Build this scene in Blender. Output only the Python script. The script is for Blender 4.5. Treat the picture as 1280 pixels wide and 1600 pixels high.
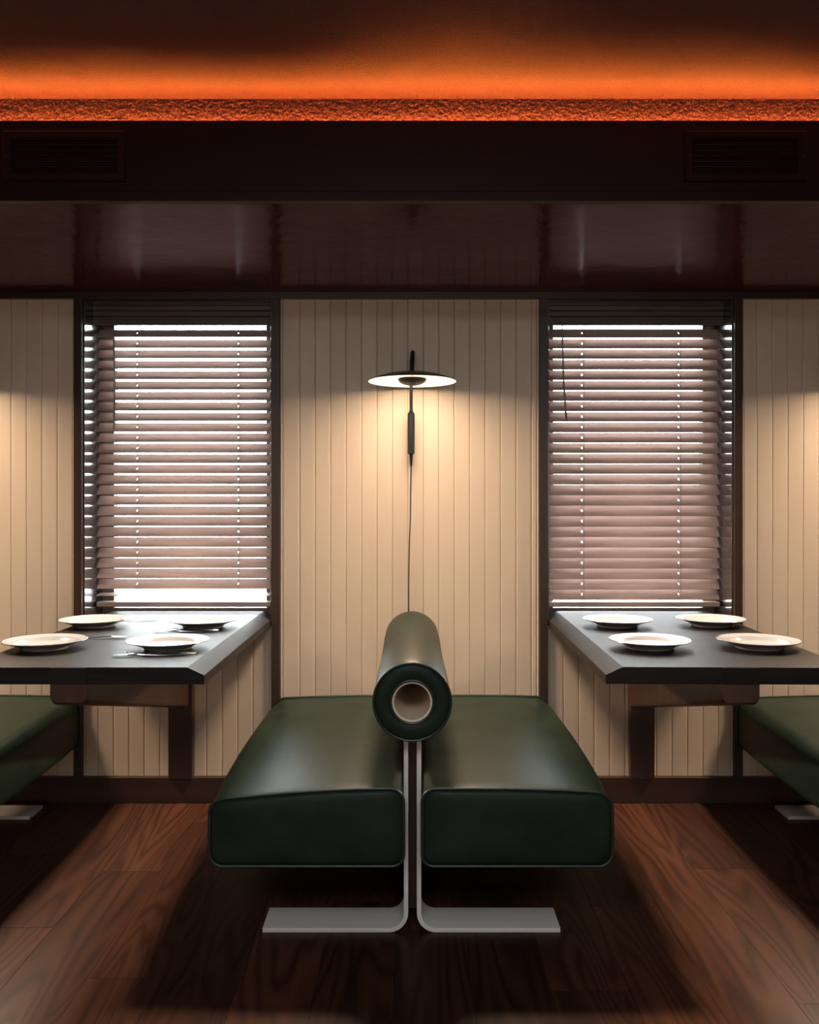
import bpy, bmesh, math, random
from math import sin, cos, pi, radians, atan2, sqrt
from mathutils import Vector, Matrix

for o in list(bpy.data.objects):
    bpy.data.objects.remove(o, do_unlink=True)
C = bpy.context.scene.collection
SC = bpy.context.scene
random.seed(7)

# ------------------------------------------------------------------ camera
cam_d = bpy.data.cameras.new('camera')
cam_d.sensor_fit = 'HORIZONTAL'
cam_d.sensor_width = 36.0
cam_d.lens = 36.0 * 1374 / 1280
cam_d.shift_x = -3 / 1280
cam_d.shift_y = -15 / 1280
cam_d.clip_start = 0.05
cam = bpy.data.objects.new('camera', cam_d)
cam.location = (0, 0, 1.16)
cam.rotation_euler = (pi / 2, 0, 0)
C.objects.link(cam)
SC.camera = cam

# ------------------------------------------------------------------ world, lights, exposure
SKY = 27.0
w = bpy.data.worlds.new('sky')
SC.world = w
w.use_nodes = True
bg = w.node_tree.nodes['Background']
bg.inputs[0].default_value = (0.92, 0.96, 1.0, 1)
bg.inputs[1].default_value = SKY

SC.view_settings.view_transform = 'Standard'
SC.view_settings.look = 'None'
SC.view_settings.exposure = 0.0
SC.view_settings.gamma = 1.0
SC.view_settings.use_curve_mapping = False
cy = SC.cycles
cy.use_denoising = True
cy.max_bounces = 8
cy.diffuse_bounces = 5
cy.glossy_bounces = 5
cy.transparent_max_bounces = 12
cy.caustics_reflective = False
cy.caustics_refractive = False
cy.sample_clamp_indirect = 6.0
cy.blur_glossy = 0.5


def area(name, loc, rot, sx, sy, power, color, portal=False):
    d = bpy.data.lights.new(name, 'AREA')
    d.shape = 'RECTANGLE'
    d.size = sx
    d.size_y = sy
    d.energy = power
    d.color = color
    if portal:
        d.cycles.is_portal = True
    o = bpy.data.objects.new(name, d)
    o.location = loc
    o.rotation_euler = rot
    C.objects.link(o)
    return o


# added neutral overhead fill, out of view behind the camera
area('overhead_fill', (0.0, -0.6, 2.25), (0, 0, 0), 1.6, 1.2, 55, (0.93, 0.97, 1.0))
# added soft warm fill before the solid rear wall, facing the benches
area('rear_fill', (0.0, -3.9, 1.30), (pi / 2, 0, 0), 4.0, 1.6, 34, (1.0, 0.88, 0.74))
# sky portals in the two windows
for px in (-0.907, 0.888):
    area('sky_portal', (px, 3.72, 1.31), (-pi / 2, 0, 0), 0.80, 1.32, 1, (1, 1, 1), True)


# ------------------------------------------------------------------ materials
def new_mat(name):
    m = bpy.data.materials.new(name)
    m.use_nodes = True
    nt = m.node_tree
    return m, nt, nt.nodes['Principled BSDF']


def N(nt, t, **kw):
    n = nt.nodes.new(t)
    for k, v in kw.items():
        setattr(n, k, v)
    return n


def L(nt, a, b):
    nt.links.new(a, b)


def ramp(nt, stops):
    r = N(nt, 'ShaderNodeValToRGB')
    cr = r.color_ramp
    while len(cr.elements) < len(stops):
        cr.elements.new(0.5)
    for e, (p, c) in zip(cr.elements, stops):
        e.position = p
        e.color = (*c, 1)
    return r


def coords(nt, scale=(1, 1, 1), randomize=True):
    tc = N(nt, 'ShaderNodeTexCoord')
    mp = N(nt, 'ShaderNodeMapping')
    mp.inputs['Scale'].default_value = scale
    if randomize:
        oi = N(nt, 'ShaderNodeObjectInfo')
        ad = N(nt, 'ShaderNodeVectorMath', operation='MULTIPLY_ADD')
        ad.inputs[1].default_value = (1, 1, 1)
        cb = N(nt, 'ShaderNodeCombineXYZ')
        mu = N(nt, 'ShaderNodeMath', operation='MULTIPLY')
        mu.inputs[1].default_value = 37.0
        L(nt, oi.outputs['Random'], mu.inputs[0])
        for i in range(3):
            L(nt, mu.outputs[0], cb.inputs[i])
        L(nt, tc.outputs['Object'], ad.inputs[0])
        L(nt, cb.outputs[0], ad.inputs[2])
        L(nt, ad.outputs[0], mp.inputs['Vector'])
    else:
        L(nt, tc.outputs['Object'], mp.inputs['Vector'])
    return mp.outputs[0]


def noise(nt, vec, scale, detail=4, rough=0.55, dist=0.0):
    n = N(nt, 'ShaderNodeTexNoise')
    n.inputs['Scale'].default_value = scale
    n.inputs['Detail'].default_value = detail
    n.inputs['Roughness'].default_value = rough
    n.inputs['Distortion'].default_value = dist
    L(nt, vec, n.inputs['Vector'])
    return n.outputs['Fac']


def bump(nt, bsdf, h, strength, dist):
    b = N(nt, 'ShaderNodeBump')
    b.inputs['Strength'].default_value = strength
    b.inputs['Distance'].default_value = dist
    L(nt, h, b.inputs['Height'])
    L(nt, b.outputs[0], bsdf.inputs['Normal'])


def mat_noise(name, c1, c2, scale, rough, stretch=(1, 1, 1), bstr=0.0, bdist=0.002, bscale=None,
              spec=0.5, metal=0.0, coat=0.0, coat_r=0.1, detail=4, lo=0.35, hi=0.65):
    m, nt, b = new_mat(name)
    v = coords(nt, stretch)
    f = noise(nt, v, scale, detail)
    r = ramp(nt, [(lo, c1), (hi, c2)])
    L(nt, f, r.inputs[0])
    L(nt, r.outputs[0], b.inputs['Base Color'])
    b.inputs['Roughness'].default_value = rough
    b.inputs['Specular IOR Level'].default_value = spec
    b.inputs['Metallic'].default_value = metal
    b.inputs['Coat Weight'].default_value = coat
    b.inputs['Coat Roughness'].default_value = coat_r
    if bstr:
        f2 = noise(nt, v, bscale or scale, 5)
        bump(nt, b, f2, bstr, bdist)
    return m


def mat_wood(name, cols, grain_axis, ring=16.0, rough=0.4, fine=0.35, var=0.35, spec=0.5, bstr=0.12, coat=0.0, coat_r=0.1,
             stretch=0.09):
    """cathedral wood grain running along grain_axis (0,1,2); each object gets its own cut and tone"""
    m, nt, b = new_mat(name)
    s = [1.0, 1.0, 1.0]
    s[grain_axis] = stretch
    v = coords(nt, tuple(s))
    base = noise(nt, v, 5.0, 2, 0.5, 0.25)
    mu = N(nt, 'ShaderNodeMath', operation='MULTIPLY')
    mu.inputs[1].default_value = ring
    L(nt, base, mu.inputs[0])
    fr = N(nt, 'ShaderNodeMath', operation='PINGPONG')
    fr.inputs[1].default_value = 1.0
    L(nt, mu.outputs[0], fr.inputs[0])
    s2 = [160.0, 160.0, 160.0]
    s2[grain_axis] = 5.0
    v2 = coords(nt, tuple(s2))
    fib = noise(nt, v2, 1.0, 3)
    mx = N(nt, 'ShaderNodeMix', data_type='FLOAT')
    mx.inputs[0].default_value = fine
    L(nt, fr.outputs[0], mx.inputs[2])
    L(nt, fib, mx.inputs[3])
    r = ramp(nt, [(0.05, cols[0]), (0.45, cols[1]), (0.9, cols[2]), (1.0, cols[0])])
    L(nt, mx.outputs[0], r.inputs[0])
    oi = N(nt, 'ShaderNodeObjectInfo')
    mr = N(nt, 'ShaderNodeMapRange')
    mr.inputs[3].default_value = 1.0 - var
    mr.inputs[4].default_value = 1.0 + var
    L(nt, oi.outputs['Random'], mr.inputs[0])
    hs = N(nt, 'ShaderNodeHueSaturation')
    L(nt, mr.outputs[0], hs.inputs['Value'])
    L(nt, r.outputs[0], hs.inputs['Color'])
    L(nt, hs.outputs[0], b.inputs['Base Color'])
    b.inputs['Roughness'].default_value = rough
    b.inputs['Specular IOR Level'].default_value = spec
    b.inputs['Coat Weight'].default_value = coat
    b.inputs['Coat Roughness'].default_value = coat_r
    bump(nt, b, fib, bstr, 0.0006)
    return m


M = {}
M['cream'] = mat_noise('cream_paint', (0.69, 0.555, 0.425), (0.75, 0.61, 0.47), 4, 0.42, (1, 1, 0.25), 0.12, 0.0006, 60)
M['plaster'] = mat_noise('dark_plaster', (0.10, 0.07, 0.06), (0.13, 0.09, 0.075), 3, 0.7)
M['floor'] = mat_wood('walnut_floor', ((0.016, 0.0058, 0.0034), (0.046, 0.0165, 0.009), (0.064, 0.0245, 0.014)), 1, 40, 0.42, 0.34, 0.34,
                      0.18, 0.10)
M['trim'] = mat_wood('dark_stained_wood', ((0.020, 0.009, 0.006), (0.040, 0.018, 0.011), (0.052, 0.024, 0.014)), 2, 9, 0.38, 0.5, 0.1)
M['trim_h'] = mat_wood('dark_stained_wood_horizontal', ((0.020, 0.009, 0.006), (0.040, 0.018, 0.011), (0.052, 0.024, 0.014)), 0, 9,
                       0.38, 0.5, 0.1)
M['jamb'] = mat_wood('varnished_jamb', ((0.020, 0.016, 0.015), (0.035, 0.028, 0.026), (0.045, 0.036, 0.033)), 2, 9, 0.16, 0.5, 0.1,
                     0.7, 0.05, 1.0, 0.08)
M['table'] = mat_wood('dark_table_wood', ((0.010, 0.008, 0.0075), (0.021, 0.017, 0.016), (0.029, 0.0235, 0.022)), 0, 7, 0.46, 0.6, 0.05,
                      0.10, 0.15)
M['bracket'] = mat_wood('bracket_wood', ((0.035, 0.016, 0.010), (0.065, 0.030, 0.018), (0.085, 0.042, 0.026)), 2, 7, 0.38, 0.5, 0.1)
M['post'] = mat_wood('post_wood', ((0.022, 0.009, 0.006), (0.045, 0.018, 0.010), (0.060, 0.026, 0.015)), 2, 7, 0.38, 0.5, 0.1)
M['leather'] = mat_noise('green_leather', (0.0085, 0.0178, 0.0112), (0.0175, 0.0310, 0.0205), 9, 0.43, (1, 1, 1), 0.32, 0.0014, 55, 0.15, detail=7, lo=0.3, hi=0.7)
M['piping'] = mat_noise('green_piping', (0.012, 0.020, 0.012), (0.02, 0.032, 0.02), 20, 0.42)
M['lining'] = mat_noise('birch_lining', (0.78, 0.63, 0.49), (0.84, 0.70, 0.56), 6, 0.85, (1, 0.1, 1), spec=0.05)
M['ply'] = mat_wood('whitewashed_ply', ((0.54, 0.50, 0.47), (0.68, 0.63, 0.59), (0.74, 0.69, 0.65)), 0, 6, 0.45, 0.55, 0.05)
M['burgundy'] = mat_noise('burgundy_lacquer', (0.050, 0.0090, 0.0125), (0.060, 0.0115, 0.0155), 2, 0.15, (1, 1, 1), 0.35, 0.006, 11, 0.10)
M['bulkhead'] = mat_noise('burgundy_satin', (0.020, 0.0045, 0.0045), (0.026, 0.006, 0.006), 3, 0.45, spec=0.2)
M['slat'] = mat_wood('brown_slat', ((0.36, 0.265, 0.235), (0.43, 0.325, 0.29), (0.48, 0.37, 0.335)), 0, 5, 0.34, 0.5, 0.06, 0.5, 0.05)
M['valance'] = mat_wood('valance_wood', ((0.085, 0.066, 0.063), (0.115, 0.090, 0.085), (0.135, 0.105, 0.098)), 0, 5, 0.34, 0.5, 0.06, 0.5,
                        0.05)
M['cord'] = mat_noise('grey_cord', (0.16, 0.13, 0.12), (0.22, 0.18, 0.17), 30, 0.7)
M['black'] = mat_noise('black_metal', (0.010, 0.010, 0.011), (0.016, 0.016, 0.017), 12, 0.42, bstr=0.05, bscale=200)
M['shade_top'] = mat_noise('dark_bronze_shade', (0.016, 0.012, 0.009), (0.024, 0.018, 0.013), 9, 0.35)
M['steel'] = mat_noise('steel', (0.60, 0.60, 0.61), (0.68, 0.68, 0.69), 8, 0.2, metal=1.0)
M['wand'] = mat_noise('clear_wand', (0.30, 0.28, 0.27), (0.36, 0.34, 0.33), 8, 0.12)
M['concrete'] = mat_noise('street_concrete', (0.30, 0.30, 0.30), (0.40, 0.39, 0.38), 2, 0.8)


def stucco():
    m, nt, b = new_mat('burgundy_stucco')
    v = coords(nt, (1, 1, 1), False)
    f = noise(nt, v, 210, 3, 0.6)
    r = ramp(nt, [(0.3, (0.038, 0.0135, 0.0225)), (0.7, (0.062, 0.0225, 0.036))])
    L(nt, f, r.inputs[0])
    L(nt, r.outputs[0], b.inputs['Base Color'])
    b.inputs['Roughness'].default_value = 0.6
    bump(nt, b, f, 0.9, 0.006)
    return m


M['stucco'] = stucco()


def china():
    m, nt, b = new_mat('white_china')
    tc = N(nt, 'ShaderNodeTexCoord')
    sp = N(nt, 'ShaderNodeSeparateXYZ')
    L(nt, tc.outputs['Object'], sp.inputs[0])
    cb = N(nt, 'ShaderNodeCombineXYZ')
    L(nt, sp.outputs[0], cb.inputs[0])
    L(nt, sp.outputs[1], cb.inputs[1])
    ln = N(nt, 'ShaderNodeVectorMath', operation='LENGTH')
    L(nt, cb.outputs[0], ln.inputs[0])
    mr = N(nt, 'ShaderNodeMapRange')
    mr.inputs[1].default_value = 0.0
    mr.inputs[2].default_value = 0.125
    L(nt, ln.outputs['Value'], mr.inputs[0])
    wht, gry = (0.62, 0.62, 0.63), (0.16, 0.16, 0.17)
    r = ramp(nt, [(0.0, wht), (0.715, wht), (0.725, gry), (0.735, wht), (0.93, wht), (0.94, gry), (0.965, gry), (0.975, wht)])
    L(nt, mr.outputs[0], r.inputs[0])
    L(nt, r.outputs[0], b.inputs['Base Color'])
    b.inputs['Roughness'].default_value = 0.14
    return m


M['china'] = china()


def emit(name, col, s):
    m = bpy.data.materials.new(name)
    m.use_nodes = True
    nt = m.node_tree
    nt.nodes.clear()
    e = N(nt, 'ShaderNodeEmission')
    e.inputs[0].default_value = (*col, 1)
    e.inputs[1].default_value = s
    o = N(nt, 'ShaderNodeOutputMaterial')
    L(nt, e.outputs[0], o.inputs[0])
    return m


LAMP_COL = (1.0, 0.75, 0.535)
LAMP_W = 39.0
M['glow'] = emit('lit_reflector', (1.0, 0.78, 0.50), 2.2)
M['led'] = emit('orange_led', (1.0, 0.22, 0.032), 155.0)


def pane_mat():
    m = bpy.data.materials.new('window_glass')
    m.use_nodes = True
    nt = m.node_tree
    nt.nodes.clear()
    t = N(nt, 'ShaderNodeBsdfTransparent')
    t.inputs[0].default_value = (0.95, 0.97, 0.96, 1)
    g = N(nt, 'ShaderNodeBsdfGlossy')
    g.inputs['Roughness'].default_value = 0.02
    f = N(nt, 'ShaderNodeFresnel')
    f.inputs[0].default_value = 1.45
    mx = N(nt, 'ShaderNodeMixShader')
    o = N(nt, 'ShaderNodeOutputMaterial')
    L(nt, f.outputs[0], mx.inputs[0])
    L(nt, t.outputs[0], mx.inputs[1])
    L(nt, g.outputs[0], mx.inputs[2])
    L(nt, mx.outputs[0], o.inputs[0])
    return m


M['glass'] = pane_mat()


# ------------------------------------------------------------------ mesh helpers
class MB:
    """collects shapes in one mesh"""

    def __init__(self):
        self.v = []
        self.f = []

    def add(self, vs, fs):
        n = len(self.v)
        self.v += [tuple(p) for p in vs]
        self.f += [tuple(i + n for i in f) for f in fs]
        return self

    def box(self, x0, x1, y0, y1, z0, z1):
        return self.add([(x0, y0, z0), (x1, y0, z0), (x1, y1, z0), (x0, y1, z0),
                         (x0, y0, z1), (x1, y0, z1), (x1, y1, z1), (x0, y1, z1)],
                        [(0, 3, 2, 1), (4, 5, 6, 7), (0, 1, 5, 4), (1, 2, 6, 5), (2, 3, 7, 6), (3, 0, 4, 7)])

    def prism(self, poly, axis, a, b):
        """poly: 2D points in the two other axes (in x,y,z order), extruded along axis from a to b"""
        n = len(poly)
        vs = []
        for t in (a, b):
            for (p, q) in poly:
                c = [p, q]
                c.insert(axis, t)
                vs.append(tuple(c))
        fs = [tuple(range(n)), tuple(range(2 * n - 1, n - 1, -1))]
        for i in range(n):
            j = (i + 1) % n
            fs.append((i, i + n, j + n, j))
        return self.add(vs, fs)

    def loft(self, rings, closed=True, cap0=True, cap1=True):
        n = len(rings[0])
        vs = [p for r in rings for p in r]
        fs = []
        for k in range(len(rings) - 1):
            for i in range(n if closed else n - 1):
                j = (i + 1) % n
                fs.append((k * n + i, k * n + j, (k + 1) * n + j, (k + 1) * n + i))
        if cap0:
            fs.append(tuple(range(n - 1, -1, -1)))
        if cap1:
            fs.append(tuple((len(rings) - 1) * n + i for i in range(n)))
        return self.add(vs, fs)

    def tube(self, pts, r, n=8, closed=False, cap=True):
        pts = [Vector(p) for p in pts]
        rr = r if isinstance(r, (list, tuple)) else [r] * len(pts)
        rings = []
        m = len(pts)
        up = None
        for i, p in enumerate(pts):
            if closed:
                t = pts[(i + 1) % m] - pts[i - 1]
            else:
                t = pts[min(i + 1, m - 1)] - pts[max(i - 1, 0)]
            t.normalize()
            if up is None:
                up = Vector((0, 1, 0)) if abs(t.y) < 0.9 else Vector((1, 0, 0))
            a = t.cross(up)
            if a.length < 1e-5:
                a = t.cross(Vector((1, 0, 0)))
            a.normalize()
            b = a.cross(t).normalized()
            up = b
            rings.append([tuple(p + rr[i] * (cos(2 * pi * k / n) * a + sin(2 * pi * k / n) * b)) for k in range(n)])
        if closed:
            rings.append(rings[0])
            return self.loft(rings, True, False, False)
        return self.loft(rings, True, cap, cap)

    def lathe(self, prof, n=48, c=(0, 0, 0)):
        """profile of (r, z) turned about z; r=0 ends collapse to poles"""
        vs, fs, idx = [], [], []
        for (r, z) in prof:
            if r < 1e-6:
                idx.append([len(vs)])
                vs.append((c[0], c[1], c[2] + z))
            else:
                idx.append(list(range(len(vs), len(vs) + n)))
                for k in range(n):
                    a = 2 * pi * k / n
                    vs.append((c[0] + r * cos(a), c[1] + r * sin(a), c[2] + z))
        for A, B in zip(idx, idx[1:]):
            for k in range(n):
                j = (k + 1) % n
                if len(A) == 1 and len(B) == 1:
                    continue
                if len(A) == 1:
                    fs.append((A[0], B[j], B[k]))
                elif len(B) == 1:
                    fs.append((A[k], A[j], B[0]))
                else:
                    fs.append((A[k], A[j], B[j], B[k]))
        return self.add(vs, fs)

    def mesh(self, name, mat, smooth=False, bevel=0.0, angle=35):
        me = bpy.data.meshes.new(name)
        me.from_pydata(self.v, [], self.f)
        bm = bmesh.new()
        bm.from_mesh(me)
        bmesh.ops.remove_doubles(bm, verts=bm.verts, dist=1e-6)
        bmesh.ops.recalc_face_normals(bm, faces=bm.faces)
        if bevel:
            es = [e for e in bm.edges if len(e.link_faces) == 2 and e.calc_face_angle(0) > radians(30)]
            bmesh.ops.bevel(bm, geom=es, offset=bevel, segments=2, affect='EDGES', profile=0.6)
        if smooth:
            for f in bm.faces:
                f.smooth = True
            for e in bm.edges:
                if len(e.link_faces) == 2 and e.calc_face_angle(0) > radians(angle):
                    e.smooth = False
        bm.to_mesh(me)
        bm.free()
        me.materials.append(mat)
        return me


def link(name, me, parent=None, loc=(0, 0, 0), rot=(0, 0, 0)):
    o = bpy.data.objects.new(name, me)
    o.location = loc
    o.rotation_euler = rot
    if parent is not None:
        o.parent = parent
    C.objects.link(o)
    return o


def obj(name, mb, mat, parent=None, loc=(0, 0, 0), rot=(0, 0, 0), smooth=False, bevel=0.0, angle=35):
    return link(name, mb.mesh(name, mat, smooth, bevel, angle), parent, loc, rot)


def tag(o, label, cat, group=None):
    o['label'] = label
    o['category'] = cat
    if group:
        o['group'] = group
    return o


def thing(name, label, cat, loc=(0, 0, 0), rz=0.0, group=None):
    o = bpy.data.objects.new(name, None)
    o.empty_display_size = 0.1
    o.location = loc
    o.rotation_euler = (0, 0, rz)
    C.objects.link(o)
    return tag(o, label, cat, group)


def struct(name, mb, mat, parent=None, **kw):
    o = obj(name, mb, mat, parent, **kw)
    if parent is None:
        o['kind'] = 'structure'
    return o


def copy_tree(o, parent=None):
    c = o.copy()
    C.objects.link(c)
    if parent is not None:
        c.parent = parent
    for ch in list(o.children):
        copy_tree(ch, c)
    return c


# ------------------------------------------------------------------ key dimensions (metres; y is depth from the camera)
WY = 3.41                      # face of the boarded wall
OPEN = [(-1.273, -0.541), (0.528, 1.248)]   # window openings
Z_SILL, Z_HEAD, Z_SOF = 0.680, 1.947, 1.974
XL, XR, YB = -3.7, 3.7, -4.0
CEIL_Z = 2.277

# ------------------------------------------------------------------ floor
fl = struct('floor', MB().box(XL, XR, YB, WY + 0.3, -0.06, -0.006), M['floor'])
PW = 0.187
pl_cache = {}
row0 = -13
for r in range(row0, -row0 + 1):
    x = 0.051 + r * PW
    rnd = random.Random(100 + r)
    y = 0.9 - rnd.random() * 1.1
    while y < WY + 0.0:
        ln = rnd.choice((0.75, 1.05, 1.35, 1.65))
        y1 = min(y + ln, WY + 0.02)
        if y1 - y > 0.05:
            k = round(y1 - y, 3)
            if k not in pl_cache:
                h, c = PW / 2 - 0.0003, 0.0005
                g = k / 2 - 0.0004
                pl_cache[k] = MB().prism([(-h, -0.006), (-h, -c), (-h + c, 0), (h - c, 0), (h, -c), (h, -0.006)], 1, -g, g).mesh(
                    'plank', M['floor'])
            link('plank', pl_cache[k], fl, (x, (y + y1) / 2, 0))
        y = y1

# ------------------------------------------------------------------ back wall with window openings
wb = MB()
T0, T1 = WY + 0.012, WY + 0.30
xs = [XL, OPEN[0][0], OPEN[0][1], OPEN[1][0], OPEN[1][1], XR]
for i in (0, 2, 4):
    wb.box(xs[i], xs[i + 1], T0, T1, 0, 2.5)
for i in (1, 3):
    wb.box(xs[i], xs[i + 1], T0, T1, 0, Z_SILL)
    wb.box(xs[i], xs[i + 1], T0, T1, Z_HEAD, 2.5)
wall = struct('wall_back', wb, M['cream'])


def board_mesh(wd, z0, z1):
    h, c = wd / 2 - 0.0003, 0.0024
    return MB().prism([(-h, WY + 0.0125), (-h, WY + c), (-h + 0.0018, WY + 0.0005), (-h + 0.005, WY), (h - 0.005, WY),
                       (h - 0.0018, WY + 0.0005), (h, WY + c), (h, WY + 0.0125)], 2, z0, z1).mesh('board', M['cream'])


BP = 0.0600
bcache = {}


def boards(x0, x1, z0, z1, anchor):
    """tongue-and-groove boards from x0 to x1 with a joint at anchor, narrow bead strips against the trim"""
    edges = []
    k = math.ceil((x0 - anchor + 0.012) / BP)
    while anchor + k * BP < x1 - 0.012:
        edges.append(anchor + k * BP)
        k += 1
    edges = [x0, x0 + 0.009] + [e for e in edges if e > x0 + 0.02 and e < x1 - 0.02] + [x1 - 0.009, x1]
    for a, b in zip(edges, edges[1:]):
        key = (round(b - a, 4), z0, z1)
        if key not in bcache:
            bcache[key] = board_mesh(b - a, z0, z1)
        link('board', bcache[key], wall, ((a + b) / 2, 0, 0))


ST = 0.032   # stile width
JOINT = (637.4 - 643) / 403
boards(OPEN[0][1] + ST, OPEN[1][0] - ST, 0.10, Z_HEAD, JOINT)
boards(-2.45, OPEN[0][0] - ST, 0.10, Z_HEAD, -1.3735)
boards(OPEN[1][1] + ST, 2.45, 0.10, Z_HEAD, 1.3405)
boards(OPEN[0][0], OPEN[0][1], 0.10, Z_SILL, -0.8555)
boards(OPEN[1][0], OPEN[1][1], 0.10, Z_SILL, 0.8300)

# trims
n = 0
for (a, b) in OPEN:
    for s0, s1 in ((a - ST, a), (b, b + ST)):
        n += 1
        struct('trim_%d' % n, MB().box(s0, s1, WY - 0.016, WY + 0.02, 0.095, Z_HEAD), M['trim'], bevel=0.0012)
n += 1
struct('trim_%d' % n, MB().box(XL, XR, WY - 0.018, WY + 0.02, Z_HEAD, Z_SOF), M['trim_h'], bevel=0.0012)
struct('baseboard_back', MB().box(XL, XR, WY - 0.020, WY + 0.02, 0, 0.099), M['trim_h'], bevel=0.002)

# windows: varnished lining of the recess, sash frame, pane
for i, (a, b) in enumerate(OPEN):
    wr = bpy.data.objects.new('window_%d' % (i + 1), None)
    wr['kind'] = 'structure'
    wr.location = ((a + b) / 2, 3.62, Z_SILL)
    C.objects.link(wr)
    off = -Vector(wr.location)

    def wp(name, mb, mat, bev=0.001):
        return obj(name, mb, mat, wr, off, bevel=bev)
    t = 0.006
    y0, y1 = WY + 0.0, T1
    wp('jamb', MB().box(a, a + t, y0, y1, Z_SILL, Z_HEAD), M['jamb'])
    wp('jamb', MB().box(b - t, b, y0, y1, Z_SILL, Z_HEAD), M['jamb'])
    wp('head_lining', MB().box(a + t, b - t, y0, y1, Z_HEAD - t, Z_HEAD), M['jamb'])
    wp('sill_board', MB().box(a + t, b - t, y0 + 0.001, y1 + 0.02, Z_SILL - 0.012, Z_SILL - 0.001), M['jamb'])
    f = 0.048
    fy0, fy1 = 3.605, 3.650
    wp('stile', MB().box(a + t, a + t + f, fy0, fy1, Z_SILL, Z_HEAD - t), M['valance'])
    wp('stile', MB().box(b - t - f, b - t, fy0, fy1, Z_SILL, Z_HEAD - t), M['valance'])
    wp('rail', MB().box(a + t + f, b - t - f, fy0, fy1, Z_HEAD - t - f, Z_HEAD - t), M['valance'])
    wp('rail', MB().box(a + t + f, b - t - f, fy0, fy1, Z_SILL, Z_SILL + f), M['valance'])
    wp('pane', MB().box(a + t + f - 0.004, b - t - f + 0.004, 3.626, 3.630, Z_SILL + f - 0.004, Z_HEAD - t - f + 0.004), M['glass'], 0)

# ------------------------------------------------------------------ ceiling, bulkhead, cove
ceil = struct('ceiling', MB().box(XL, XR, YB, 2.435, CEIL_Z, CEIL_Z + 0.1), M['stucco'])
obj('cove_wall', MB().box(XL, XR, 2.437, 2.50, 2.10, CEIL_Z + 0.1), M['stucco'], ceil)
# rough plaster keyed onto the cove wall, real relief because the strip light rakes across it
pm = MB()
nx_, nz_ = 1050, 38
x0_, x1_ = -1.75, 1.75
rnd = random.Random(3)
raw = [[rnd.random() for _ in range(nx_ + 1)] for _ in range(nz_ + 1)]
vs_, fs_ = [], []
for k in range(nz_ + 1):
    for i in range(nx_ + 1):
        a_ = raw[k][i] * 0.5 + raw[max(k - 1, 0)][i] * 0.25 + raw[k][max(i - 1, 0)] * 0.25
        vs_.append((x0_ + (x1_ - x0_) * i / nx_, 2.4365 - 0.0042 * a_, 2.152 + (CEIL_Z - 2.152) * k / nz_))
for k in range(nz_):
    for i in range(nx_):
        q = k * (nx_ + 1) + i
        fs_.append((q, q + 1, q + nx_ + 2, q + nx_ + 1))
pm.add(vs_, fs_)
obj('rough_plaster', pm, M['stucco'], ceil, smooth=True, angle=180)
obj('bulkhead', MB().box(XL, XR, 2.385, 2.400, 2.000, 2.196), M['bulkhead'], ceil, bevel=0.0015)
obj('cove_ledge', MB().box(XL, XR, 2.400, 2.435, 2.135, 2.15), M['bulkhead'], ceil)
obj('soffit', MB().box(XL, XR, 2.400, WY + 0.05, Z_SOF, Z_SOF + 0.1), M['burgundy'], ceil)
obj('bulkhead_lip', MB().box(XL, XR, 2.374, 2.400, Z_SOF - 0.0005, 2.002), M['bulkhead'], ceil, bevel=0.003)

# side and rear walls of the room
struct('wall_left', MB().box(XL - 0.2, XL, YB - 0.2, WY + 0.3, 0, 2.5), M['plaster'])
struct('wall_right', MB().box(XR, XR + 0.2, YB - 0.2, WY + 0.3, 0, 2.5), M['plaster'])
struct('wall_rear', MB().box(XL, XR, YB - 0.2, YB, 0, 2.5), M['plaster'])

# orange strip light lying in the cove, not quite straight
tl = thing('light_strip', 'orange light strip tucked in the ceiling cove above the dark bulkhead', 'light', (0, 2.42, 2.15))
sm = MB()
pts = []
for i in range(61):
    x = -3.6 + 7.2 * i / 60
    pts.append((x, 0.0, 0.025 + 0.0028 * sin(x * 3.1 + 0.6) + 0.0015 * sin(x * 7.3 + 1.0)))
prof = [[(p[0], -0.006, p[2]), (p[0], 0.006, p[2]), (p[0], 0.006, p[2] + 0.014), (p[0], -0.006, p[2] + 0.014)] for p in pts]
sm.loft(prof)
obj('strip', sm, M['led'], tl)
obj('channel', MB().box(-3.65, 3.65, -0.008, 0.008, 0.0, 0.020), M['black'], tl)

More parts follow.
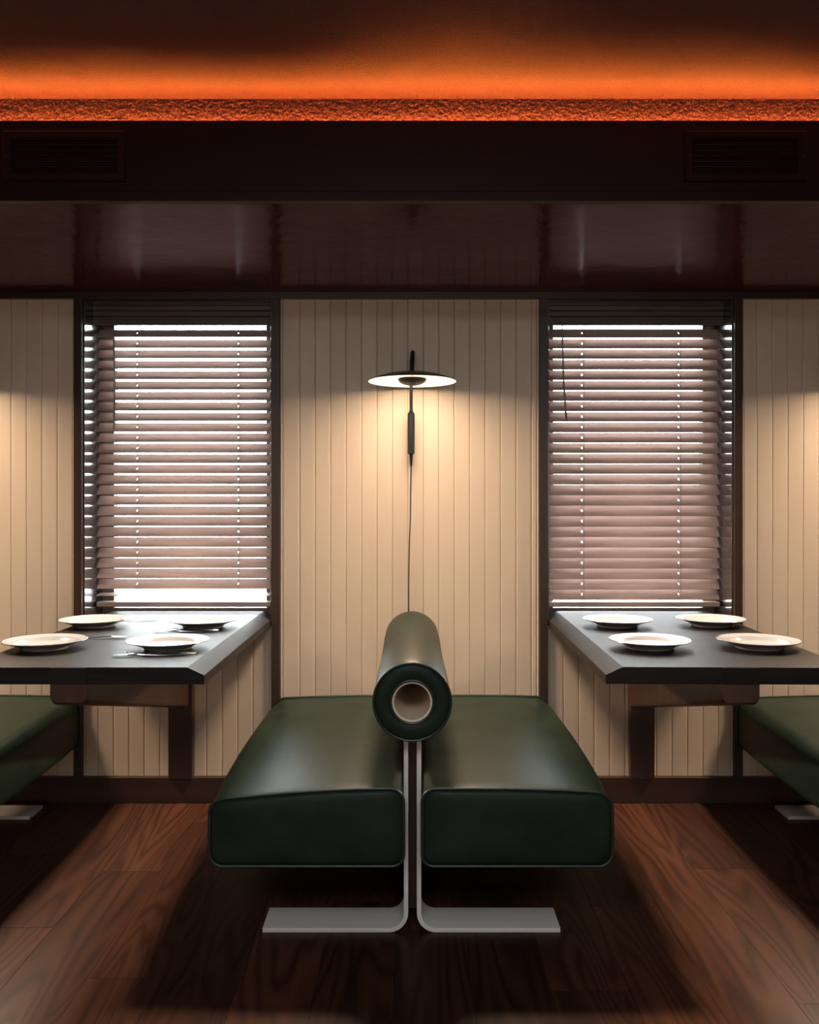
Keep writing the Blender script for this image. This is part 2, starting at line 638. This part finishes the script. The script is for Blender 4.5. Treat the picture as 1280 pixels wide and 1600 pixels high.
# ------------------------------------------------------------------ air vents in the bulkhead
for (x0, x1, lab) in ((-1.1076, -0.7726, 'dark louvred air vent in bulkhead above left window'),
                      (0.738, 1.071, 'dark louvred air vent in bulkhead above right window')):
    zc0, zc1 = 2.028, 2.167
    t = thing('air_vent', lab, 'vent', ((x0 + x1) / 2, 2.385, zc0))
    hw, H = (x1 - x0) / 2, zc1 - zc0
    ow, oz0, oz1 = hw - 0.026, 0.026, H - 0.026
    fm = MB()
    prof = [(0, 0.0), (0.0, -0.006), (0.006, -0.011), (0.020, -0.011), (0.026, -0.006), (0.026, 0.0)]

    def ring(ins, yy):
        return [(-hw + ins, yy, ins), (hw - ins, yy, ins), (hw - ins, yy, H - ins), (-hw + ins, yy, H - ins)]
    fm.loft([ring(i_, y_) for i_, y_ in prof], True, False, False)
    obj('frame', fm, M['bulkhead'], t)
    obj('backing', MB().box(-ow, ow, -0.0012, -0.0004, oz0, oz1), M['black'], t)
    lm = MB().prism([(-0.0095, -0.004), (-0.002, 0.007), (-0.001, 0.006), (-0.0085, -0.005)], 0, -ow + 0.001, ow - 0.001).mesh('louver', M['bulkhead'])
    for k in range(6):
        link('louver', lm, t, (0, 0, oz0 + 0.008 + k * (oz1 - oz0 - 0.014) / 5))
    for sx in (-1, 1):
        obj('screw', MB().lathe([(0, 0.0125), (0.003, 0.012), (0.0035, 0.0105)], 10), M['black'], t, (sx * (hw - 0.013), 0, H / 2), (pi / 2, 0, 0))

# ------------------------------------------------------------------ venetian blinds
def slat_mesh(x0, x1, holes):
    mb = MB()
    W = 0.05
    def strip(a, b, u0, u1):
        m = 4
        top, bot = [], []
        for i in range(m + 1):
            u = u0 + (u1 - u0) * i / m
            z = 0.0018 * (1 - (2 * u / W) ** 2)
            top.append((u, z + 0.0013))
            bot.append((u, z - 0.0013))
        mb.prism(top + bot[::-1], 0, a, b)
    cur = x0
    for h in holes:
        strip(cur, h - 0.0023, -W / 2, W / 2)
        strip(h - 0.0023, h + 0.0023, -W / 2, -0.0055)
        strip(h - 0.0023, h + 0.0023, 0.0055, W / 2)
        cur = h + 0.0023
    strip(cur, x1, -W / 2, W / 2)
    return mb.mesh('slat', M['slat'])


def blind(a, b, tilt, holes, wand_x, wand_len, label, last_flat):
    cx = (a + b) / 2
    Y = 3.540
    t = thing('venetian_blind', label, 'blind', (cx, Y, Z_SILL), 0, 'venetian blinds in the two windows')
    x0, x1 = a + 0.013 - cx, b - 0.013 - cx
    hl = [h - cx for h in holes]
    # valance with two beads
    z0, z1 = 1.866 - Z_SILL, Z_HEAD - 0.007 - Z_SILL
    vp = [(-0.040, z0), (-0.043, z0 + 0.003), (-0.043, z0 + 0.030), (-0.039, z0 + 0.033), (-0.044, z0 + 0.036), (-0.044, z0 + 0.053),
          (-0.039, z0 + 0.056), (-0.045, z0 + 0.059), (-0.045, z1), (-0.030, z1), (-0.030, z0)]
    obj('valance', MB().prism(vp, 0, a + 0.0065 - cx, b - 0.0065 - cx), M['valance'], t)
    obj('headrail', MB().box(x0, x1, -0.026, 0.026, z0 + 0.018, z1 - 0.004), M['valance'], t, bevel=0.002)
    me = slat_mesh(x0, x1, hl)
    rnd = random.Random(5 if a < 0 else 9)
    zs = [1.840 - 0.042 * k - Z_SILL for k in range(26)]
    for k, z in enumerate(zs):
        ang = tilt + rnd.uniform(-1.0, 1.0)
        if k == 25 and last_flat:
            ang = 8
        if k == 0:
            ang = tilt - 4
        link('slat', me, t, (0, 0, z), (radians(ang), 0, radians(rnd.uniform(-0.05, 0.05))))
    zb = 0.752 - Z_SILL
    obj('bottom_rail', MB().box(x0, x1, -0.026, 0.026, zb - 0.010, zb + 0.010), M['slat'], t, bevel=0.004)
    for h in hl:
        lad = MB()
        dy = 0.025 * cos(radians(tilt)) + 0.001
        for yy in (-dy, dy):
            lad.tube([(h + 0.006, yy, z0 + 0.02), (h + 0.006, yy, zb + 0.009)], 0.0007, 5)
        for z in zs:
            lad.tube([(h + 0.006, -dy, z - 0.025 * sin(radians(tilt)) - 0.004), (h + 0.006, dy, z + 0.025 * sin(radians(tilt)) - 0.004)], 0.0006, 4)
        lad.tube([(h, 0, z0 + 0.02), (h, 0, zb + 0.009)], 0.0008, 5)
        obj('ladder_cord', lad, M['cord'], t)
        obj('cord_button', MB().lathe([(0, -0.0035), (0.006, -0.003), (0.008, 0)], 14), M['wand'], t, (h, 0, zb - 0.010))
    wz = z0 - 0.004
    wx = wand_x - cx
    wd = obj('tilt_wand', MB().tube([(wx, -0.048, wz - 0.012), (wx + 0.004, -0.0475, wz - 0.2), (wx + (0.016 if a > 0 else 0.001), -0.046, wz - wand_len)],
                                    [0.0035, 0.0038, 0.0042], 8), M['wand'], t, smooth=True)
    obj('wand_hook', MB().tube([(wx, -0.037, wz + 0.012), (wx, -0.047, wz + 0.002), (wx, -0.048, wz - 0.014)], 0.0028, 6), M['steel'], wd)


blind(*OPEN[0], 46, (-1.103, -0.696), -1.183, 0.42,
      'brown wooden venetian blind in left window, slats tilted more open and glowing white', True)
blind(*OPEN[1], 55, (0.6856, 1.0747), 0.600, 0.38,
      'brown wooden venetian blind in right window, slats nearly closed', False)

# ------------------------------------------------------------------ dining tables
TZ, TT = 0.726, 0.045


def table(xc, half, rz, label, bx, px):
    y0, y1 = 2.313, 3.505
    t = thing('dining_table', label, 'table', (xc, WY, 0), rz, 'wall tables between the benches')
    bw, bh = 0.045, 0.021
    f, bk = y0 - WY, y1 - WY
    obj('tabletop', MB().prism([(-half, TZ - TT), (-half, TZ - bh), (-half + bw, TZ), (half - bw, TZ), (half, TZ - bh), (half, TZ - TT)], 1, f, bk),
        M['table'], t, bevel=0.0012)
    # tapered bracket: shallow at the free end, deep at the wall post
    hb = 0.048
    rings = []
    for (yy, zb) in ((f - 0.002, 0.634), (f + 0.004, 0.627), (f + 0.05, 0.6155), (-0.05, 0.376), (-0.006, 0.372)):
        zt = TZ - TT - 0.0003
        r = 0.016
        pr = [(-hb, zt), (-hb, zb + r)]
        for k in range(1, 5):
            a = pi + (pi / 2) * k / 5
            pr.append((-hb + r + r * cos(a), zb + r + r * sin(a)))
        pr += [(-hb + r, zb), (hb - r, zb)]
        for k in range(1, 5):
            a = 1.5 * pi + (pi / 2) * k / 5
            pr.append((hb - r + r * cos(a), zb + r + r * sin(a)))
        pr += [(hb, zb + r), (hb, zt)]
        rings.append([(bx + p, yy, q) for p, q in pr])
    obj('bracket', MB().loft(rings), M['bracket'], t, smooth=True)
    obj('end_block', MB().prism([(bx - hb, TZ - TT), (bx - hb, TZ - 0.001), (bx + hb, TZ - 0.001), (bx + hb, TZ - TT)], 1, f - 0.003, f - 0.0002),
        M['table'], t)
    obj('wall_post', MB().box(px - 0.046, px + 0.046, -0.042, -0.006, 0.0992, 0.50), M['post'], t, bevel=0.003)
    return t


table(-0.890, 0.345, 0.0, 'dark wooden wall table left of the green bench, four plates and cutlery on it', -0.012, 0.004)
table(0.877, 0.344, radians(-1.05), 'dark wooden wall table right of the green bench, four plates but no cutlery', 0.010, 0.010)

# ------------------------------------------------------------------ benches
FY, BY = 2.29, 3.392


def rrect(x0, x1, z0, z1, rads, n=8):
    """rounded rectangle, corners: bottom-left, bottom-right, top-right, top-left; each side subdivided"""
    cs = [(x0, z0, 1, 1, pi), (x1, z0, -1, 1, 1.5 * pi), (x1, z1, -1, -1, 0), (x0, z1, 1, -1, pi / 2)]
    corner = []
    for (cx_, cz_, sx, sz, a0), r in zip(cs, rads):
        c0, c1 = cx_ + sx * r, cz_ + sz * r
        corner.append([(c0 + r * cos(a0 + (pi / 2) * k / n), c1 + r * sin(a0 + (pi / 2) * k / n)) for k in range(n + 1)])
    out = []
    for i in range(4):
        out += corner[i]
        p, q = corner[i][-1], corner[(i + 1) % 4][0]
        m = 10
        for k in range(1, m):
            out.append((p[0] + (q[0] - p[0]) * k / m, p[1] + (q[1] - p[1]) * k / m))
    return out


def cushion(side, parent):
    """side -1 left, +1 right; outer side softer and a little slumped"""
    if side < 0:
        x0, x1 = -0.525, -0.021
    else:
        x0, x1 = 0.029, 0.522
    z0, z1 = 0.212, 0.412
    ro = (0.034, 0.030, 0.036, 0.042) if side < 0 else (0.030, 0.034, 0.042, 0.036)
    base = rrect(x0, x1, z0, z1, ro)
    cx_, cz_ = (x0 + x1) / 2, (z0 + z1) / 2
    hw, hz = (x1 - x0) / 2, (z1 - z0) / 2
    slump = 0.030 if side < 0 else 0.012

    def ringat(y, ins=0.0, puff=1.0, front=0.0):
        out = []
        v = (y - FY) / (BY - FY)
        for (x, z) in base:
            u = (x - cx_) / hw
            w_ = (z - cz_) / hz
            sx_ = x - ins * u
            sz_ = z - ins * w_
            dome = max(0, 1 - u * u)
            if w_ > 0:   # domed top
                sz_ += w_ * puff * (0.016 * dome + 0.004 * sin(5 * v + 2 * u) * dome)
                ou = max(0.0, u * side)
                sz_ -= w_ * slump * max(0.0, 0.5 + 0.5 * u * side) ** 1.4 * (0.30 + 0.70 * (1 - v))
            sx_ += puff * side * 0.016 * max(0.0, sin(pi * min(1, max(0, v)))) ** 0.8 * max(0.0, u * side)
            sx_ += puff * side * 0.006 * (1 - w_ * w_) * (1 if u * side > 0 else 0) * abs(u)
            out.append((sx_, y, sz_))
        return out
    rings = []
    ctr = (cx_, cz_)

    def scaled(r, s, y):
        return [(cx_ + (p[0] - cx_) * s, y, cz_ + (p[2] - cz_) * s) for p in r]
    fr = ringat(FY, 0.004, 0.25)
    caps = [(0.02, -0.007), (0.3, -0.0068), (0.55, -0.0062), (0.75, -0.005), (0.88, -0.0035), (0.95, -0.001), (0.985, 0.002)]
    for s, d in caps:
        rings.append(scaled(fr, s, FY + d))
    rings.append(ringat(FY + 0.006, 0.002, 0.25))
    rings.append(ringat(FY + 0.014, 0.0, 0.35))
    for k in range(1, 24):
        v = k / 24
        y = FY + 0.014 + (BY - FY - 0.028) * v
        rings.append(ringat(y, 0.0, 0.45 + 0.55 * min(1, v * 6) * min(1, (1 - v) * 8)))
    rings.append(ringat(BY - 0.012, 0.001, 0.4))
    bk = ringat(BY - 0.004, 0.004, 0.3)
    rings.append(bk)
    for s, d in ((0.97, 0.0), (0.6, 0.003), (0.02, 0.004)):
        rings.append(scaled(bk, s, BY - 0.004 + d))
    cu = obj('seat_cushion', MB().loft(rings), M['leather'], parent, smooth=True, angle=70)
    for y, rr in ((FY + 0.004, ringat(FY + 0.004, -0.001, 0.25)), (BY - 0.006, ringat(BY - 0.006, -0.001, 0.3))):
        obj('piping', MB().tube(rr, 0.0042, 8, True), M['piping'], cu, smooth=True)
    return cu


def leg_mesh(side):
    """bent strip: vertical blade beside the gap that curls into a flat foot"""
    t = 0.012
    xv = -0.0085 if side < 0 else 0.0145          # inner face of the blade
    xe = side * 0.402
    R = 0.052
    outer, inner = [], []
    outer.append((xv, 0.578)); inner.append((xv + side * t, 0.578))
    outer.append((xv, R)); inner.append((xv + side * t, R))
    for k in range(1, 10):
        a = (pi / 2) * k / 9
        cxx = xv + side * R
        outer.append((cxx - side * R * cos(a), R - R * sin(a)))
        inner.append((cxx - side * (R - t) * cos(a), R - (R - t) * sin(a)))
    outer.append((xe, 0.0)); inner.append((xe, t))
    mb = MB()
    rings = []
    for (p, q), (p2, q2) in zip(outer, inner):
        rings.append([(p, -0.06, q), (p2, -0.06, q2), (p2, 0.06, q2), (p, 0.06, q)])
    mb.loft(rings)
    return mb.mesh('leg', M['ply'], True, 0.0008, 40)


def bolster(parent):
    Yl = BY - FY
    pf = []
    ro, ri = 0.102, 0.0535
    prof = [(ri, Yl), (ri, 0.010), (ri + 0.003, 0.003), (ri + 0.010, 0.0005), (0.078, -0.001), (ro - 0.010, 0.0005), (ro - 0.003, 0.004), (ro, 0.012)]
    for k in range(1, 14):
        v = k / 14
        prof.append((ro + 0.0012 * sin(v * 9) - 0.0006, 0.012 + (Yl - 0.024) * v))
    prof += [(ro, Yl - 0.012), (ro - 0.004, Yl - 0.002), (ri, Yl)]
    b = obj('bolster', MB().lathe([(r, -z) for r, z in prof], 64), M['leather'], parent, (0.002, FY - 0.002, 0.640), (pi / 2, 0, 0), smooth=True, angle=60)
    for r_, z_ in ((ro - 0.001, 0.003), (ri + 0.0025, 0.0015)):
        obj('piping', MB().tube([(r_ * cos(2 * pi * k / 64), r_ * sin(2 * pi * k / 64), -z_) for k in range(64)], 0.0036, 8, True), M['piping'], b, smooth=True)
    obj('tube_lining', MB().lathe([(ri - 0.0005, -0.004), (ri - 0.0005, -Yl + 0.01), (ri - 0.006, -Yl + 0.01), (ri - 0.006, -0.006), (ri - 0.0005, -0.004)], 48),
        M['lining'], b, smooth=True)
    return b


bench = thing('bench', 'green leather bench in the centre with round bolster backrest, seen end on', 'bench', (0, 0, 0), 0,
              'green leather double benches')
cushion(-1, bench)
cushion(1, bench)
bolster(bench)
for side in (-1, 1):
    lm = leg_mesh(side)
    for yy in (2.432, 3.275):
        link('leg', lm, bench, (0, yy, 0))
obj('spine_panel', MB().box(-0.0078, 0.0138, 2.45, 3.36, 0.03, 0.56), M['trim_h'], bench)
for dx, lab in ((-1.80, 'green leather bench at the left edge, its cushion half hidden by left table'),
                (1.78, 'green leather bench at the right edge, its cushion half hidden by right table')):
    c = copy_tree(bench)
    c.location = (dx, 0, 0)
    c['label'] = lab

# ------------------------------------------------------------------ wall lamps
def lamp(x, label):
    t = thing('wall_lamp', label, 'lamp', (x, WY, 1.30), 0, 'disc wall lamps')
    Z = 1.605 - 1.30
    Yc = -0.19
    R = 0.162
    top = [(R * s, 0.033 * (1 - s * s)) for s in [k / 16 for k in range(17)]]
    under = [(r_ - 0.0008 if r_ > R - 0.001 else r_, z_ - 0.003) for r_, z_ in top]
    obj('shade', MB().lathe(top + [(R - 0.0005, -0.0022), (R - 0.0015, -0.0005)] + [(r_, z_ - 0.0015) for r_, z_ in top[:16][::-1]], 72), M['shade_top'], t,
        (0, Yc, Z), smooth=True, angle=60)
    obj('reflector', MB().lathe([(r_ * 0.992, z_ - 0.0025) for r_, z_ in top], 72), M['glow'], t, (0, Yc, Z - 0.0005), smooth=True)
    bowl = [(0.0, -0.018)] + [(0.053 * sin(k * pi / 20), 0.008 - 0.026 * cos(k * pi / 20)) for k in range(1, 11)] + [(0.050, 0.009), (0.0, 0.009)]
    obj('bowl', MB().lathe(bowl, 40), M['shade_top'], t, (0, Yc, Z), smooth=True, angle=50)
    # the light the shade throws down
    d = bpy.data.lights.new('lamp_light', 'AREA')
    d.shape = 'DISK'
    d.size = 0.24
    d.energy = LAMP_W
    d.color = LAMP_COL
    d.use_nodes = True
    nt = d.node_tree
    em = nt.nodes['Emission']
    fo = nt.nodes.new('ShaderNodeLightFalloff')
    fo.inputs['Strength'].default_value = 1.0
    ml = nt.nodes.new('ShaderNodeMath')
    ml.operation = 'MULTIPLY'
    ml.inputs[1].default_value = 0.24
    m2 = nt.nodes.new('ShaderNodeMath')
    m2.operation = 'MULTIPLY_ADD'
    m2.inputs[1].default_value = 0.42
    nt.links.new(fo.outputs['Linear'], ml.inputs[0])
    nt.links.new(fo.outputs['Constant'], m2.inputs[0])
    nt.links.new(ml.outputs[0], m2.inputs[2])
    nt.links.new(m2.outputs[0], em.inputs['Strength'])
    lo = bpy.data.objects.new('lamp_light', d)
    lo.parent = t
    lo.location = (0, Yc, Z + 0.011)
    C.objects.link(lo)
    # stem rising from the wall body, hooked forward over the shade
    sx = -0.004
    obj('stem', MB().tube([(sx, -0.045, 0.20), (sx, -0.05, 0.27), (sx, -0.055, 0.33), (sx + 0.002, -0.058, 0.40), (sx + 0.005, -0.066, 0.425), (sx + 0.006, -0.085, 0.428),
                           (sx + 0.005, -0.12, 0.39), (sx + 0.004, -0.165, 0.345), (sx + 0.004, -0.188, 0.328)],
                          [0.0062, 0.0062, 0.0062, 0.008, 0.008, 0.008, 0.008, 0.007, 0.006], 12), M['black'], t, smooth=True)
    bd = MB()

    def octo(hw, hd, z, yc):
        c_ = hw * 0.4
        return [(sx - hw, yc - hd + c_, z), (sx - hw + c_, yc - hd, z), (sx + hw - c_, yc - hd, z), (sx + hw, yc - hd + c_, z),
                (sx + hw, yc + hd - c_, z), (sx + hw - c_, yc + hd, z), (sx - hw + c_, yc + hd, z), (sx - hw, yc + hd - c_, z)]
    bd.loft([octo(0.0035, 0.004, 0.0, -0.022), octo(0.0065, 0.009, 0.045, -0.027), octo(0.0135, 0.014, 0.048, -0.03), octo(0.0135, 0.014, 0.198, -0.036),
             octo(0.008, 0.009, 0.207, -0.042), octo(0.006, 0.007, 0.215, -0.045)])
    obj('body', bd, M['black'], t)
    obj('wall_mount', MB().box(sx - 0.011, sx + 0.011, -0.026, -0.0005, 0.08, 0.17), M['black'], t, bevel=0.003)
    obj('power_cord', MB().tube([(sx, -0.022, 0.002), (sx - 0.0005, -0.012, -0.03), (sx - 0.002, -0.0035, -0.10), (sx - 0.003, -0.003, -0.2),
                                 (sx - 0.007, -0.003, -0.30), (sx - 0.009, -0.003, -0.42), (sx - 0.010, -0.003, -0.62)], 0.0021, 6), M['black'], t, smooth=True)
    return t


l0 = lamp(0.003, 'lit disc wall lamp with black stem on cream boards above the centre bench')
for dx, lab in ((-1.80, 'lit disc wall lamp on cream boards above the left edge bench'), (1.78, 'lit disc wall lamp on cream boards above the right edge bench')):
    c = copy_tree(l0)
    c.location = (0.003 + dx, WY, 1.30)
    c['label'] = lab

# ------------------------------------------------------------------ plates and cutlery
PR = 0.121
pp = [(0, 0.004), (0.060, 0.004), (0.062, 0.0005), (0.067, 0.0), (0.070, 0.004), (0.078, 0.010), (0.100, 0.018), (PR - 0.002, 0.0235), (PR, 0.0250),
      (PR - 0.0015, 0.0265), (0.100, 0.0215), (0.087, 0.0185), (0.080, 0.013), (0.073, 0.0095), (0.060, 0.0085), (0, 0.0085)]
plate_me = MB().lathe(pp, 72).mesh('plate', M['china'], True, angle=50)
plates = [(147.5, 967, 'white plate on left table, back left beside the window stile'),
          (317.5, 968, 'white plate on left table, back right with cutlery in front'),
          (70, 999.5, 'white plate on left table, front left near frame edge'),
          (262.5, 1000, 'white plate on left table, front right with fork and knife before it'),
          (965, 967, 'white plate on right table, back left under the blind'),
          (1111.5, 966, 'white plate on right table, back right under the blind'),
          (1016, 999, 'white plate on right table, front left with grey rim line'),
          (1186, 999, 'white plate on right table, front right nearest the right bench')]
hz = 1.16 - (TZ + 0.025)
for px, py, lab in plates:
    S = (py - 785) / hz
    tag(link('plate', plate_me, None, ((px - 643) / S, 1374 / S, TZ + 0.0002), (0, 0, px)), lab, 'plate', 'white dinner plates')


def fork_mesh():
    """lies along x, handle end at x=0, tines at x=-0.20"""
    mb = MB()
    def z(x):
        u = -x / 0.2
        return 0.0016 + 0.005 * max(0, 1 - abs(u - 0.72) / 0.28) + 0.002 * max(0, (u - 0.9) * 10)
    st = [(0, .0045), (-.006, .0065), (-.03, .0062), (-.07, .0042), (-.11, .0028), (-.132, .003), (-.142, .008), (-.150, .0115), (-.158, .012)]
    mb.loft([[(x, -w_, z(x)), (x, w_, z(x)), (x, w_ * 0.8, z(x) + 0.0022), (x, -w_ * 0.8, z(x) + 0.0022)] for x, w_ in st])
    for k in range(4):
        yc = -0.0096 + 0.0064 * k
        mb.loft([[(x, yc - w_, z(x) + 0.0002), (x, yc + w_, z(x) + 0.0002), (x, yc + w_, z(x) + 0.0018), (x, yc - w_, z(x) + 0.0018)]
                 for x, w_ in ((-.1575, .0021), (-.18, .0018), (-.2, .0008))])
    return mb.mesh('fork', M['steel'], True, angle=50)


def knife_mesh():
    mb = MB()
    st = [(0, .004, .004), (-.004, .0062, .0055), (-.05, .0058, .0055), (-.095, .0042, .0045), (-.10, .0035, .004)]
    mb.loft([[(x, -w_, 0.0003), (x, w_, 0.0003), (x, w_ * .8, h), (x, -w_ * .8, h)] for x, w_, h in st])
    bl = [(-.0995, -.0035, .004), (-.115, -.006, .0065), (-.17, -.006, .0085), (-.195, -.002, .0080), (-.212, .005, .0065)]
    mb.loft([[(x, a, 0.0008), (x, b, 0.0008), (x, b, 0.0026), (x, a, 0.0020)] for x, a, b in bl])
    return mb.mesh('knife', M['steel'], True, angle=50)


fm_, km_ = fork_mesh(), knife_mesh()
cut = [('fork', fm_, -0.640, 2.492, radians(7), 'steel fork lying before the front right plate on left table'),
       ('knife', km_, -0.615, 2.520, radians(-2), 'steel knife lying close to the front right plate on left table'),
       ('fork', fm_, -0.655, 2.945, radians(6), 'steel fork lying before the back right plate on left table'),
       ('knife', km_, -0.650, 2.975, radians(-2), 'steel knife lying close to the back right plate on left table'),
       ('fork', fm_, -1.112, 2.795, radians(184), 'steel fork half hidden behind the front left plate on left table'),
       ('fork', fm_, -1.135, 3.225, radians(182), 'steel fork half hidden behind the back left plate on left table')]
for nm, me, x, y, rz, lab in cut:
    tag(link(nm, me, None, (x, y, TZ + 0.0003), (0, 0, rz)), lab, nm, 'cutlery on the left table')

# ------------------------------------------------------------------ outside
g = struct('ground', MB().box(-14, 14, WY + 0.31, 30, -0.5, -0.3), M['concrete'])
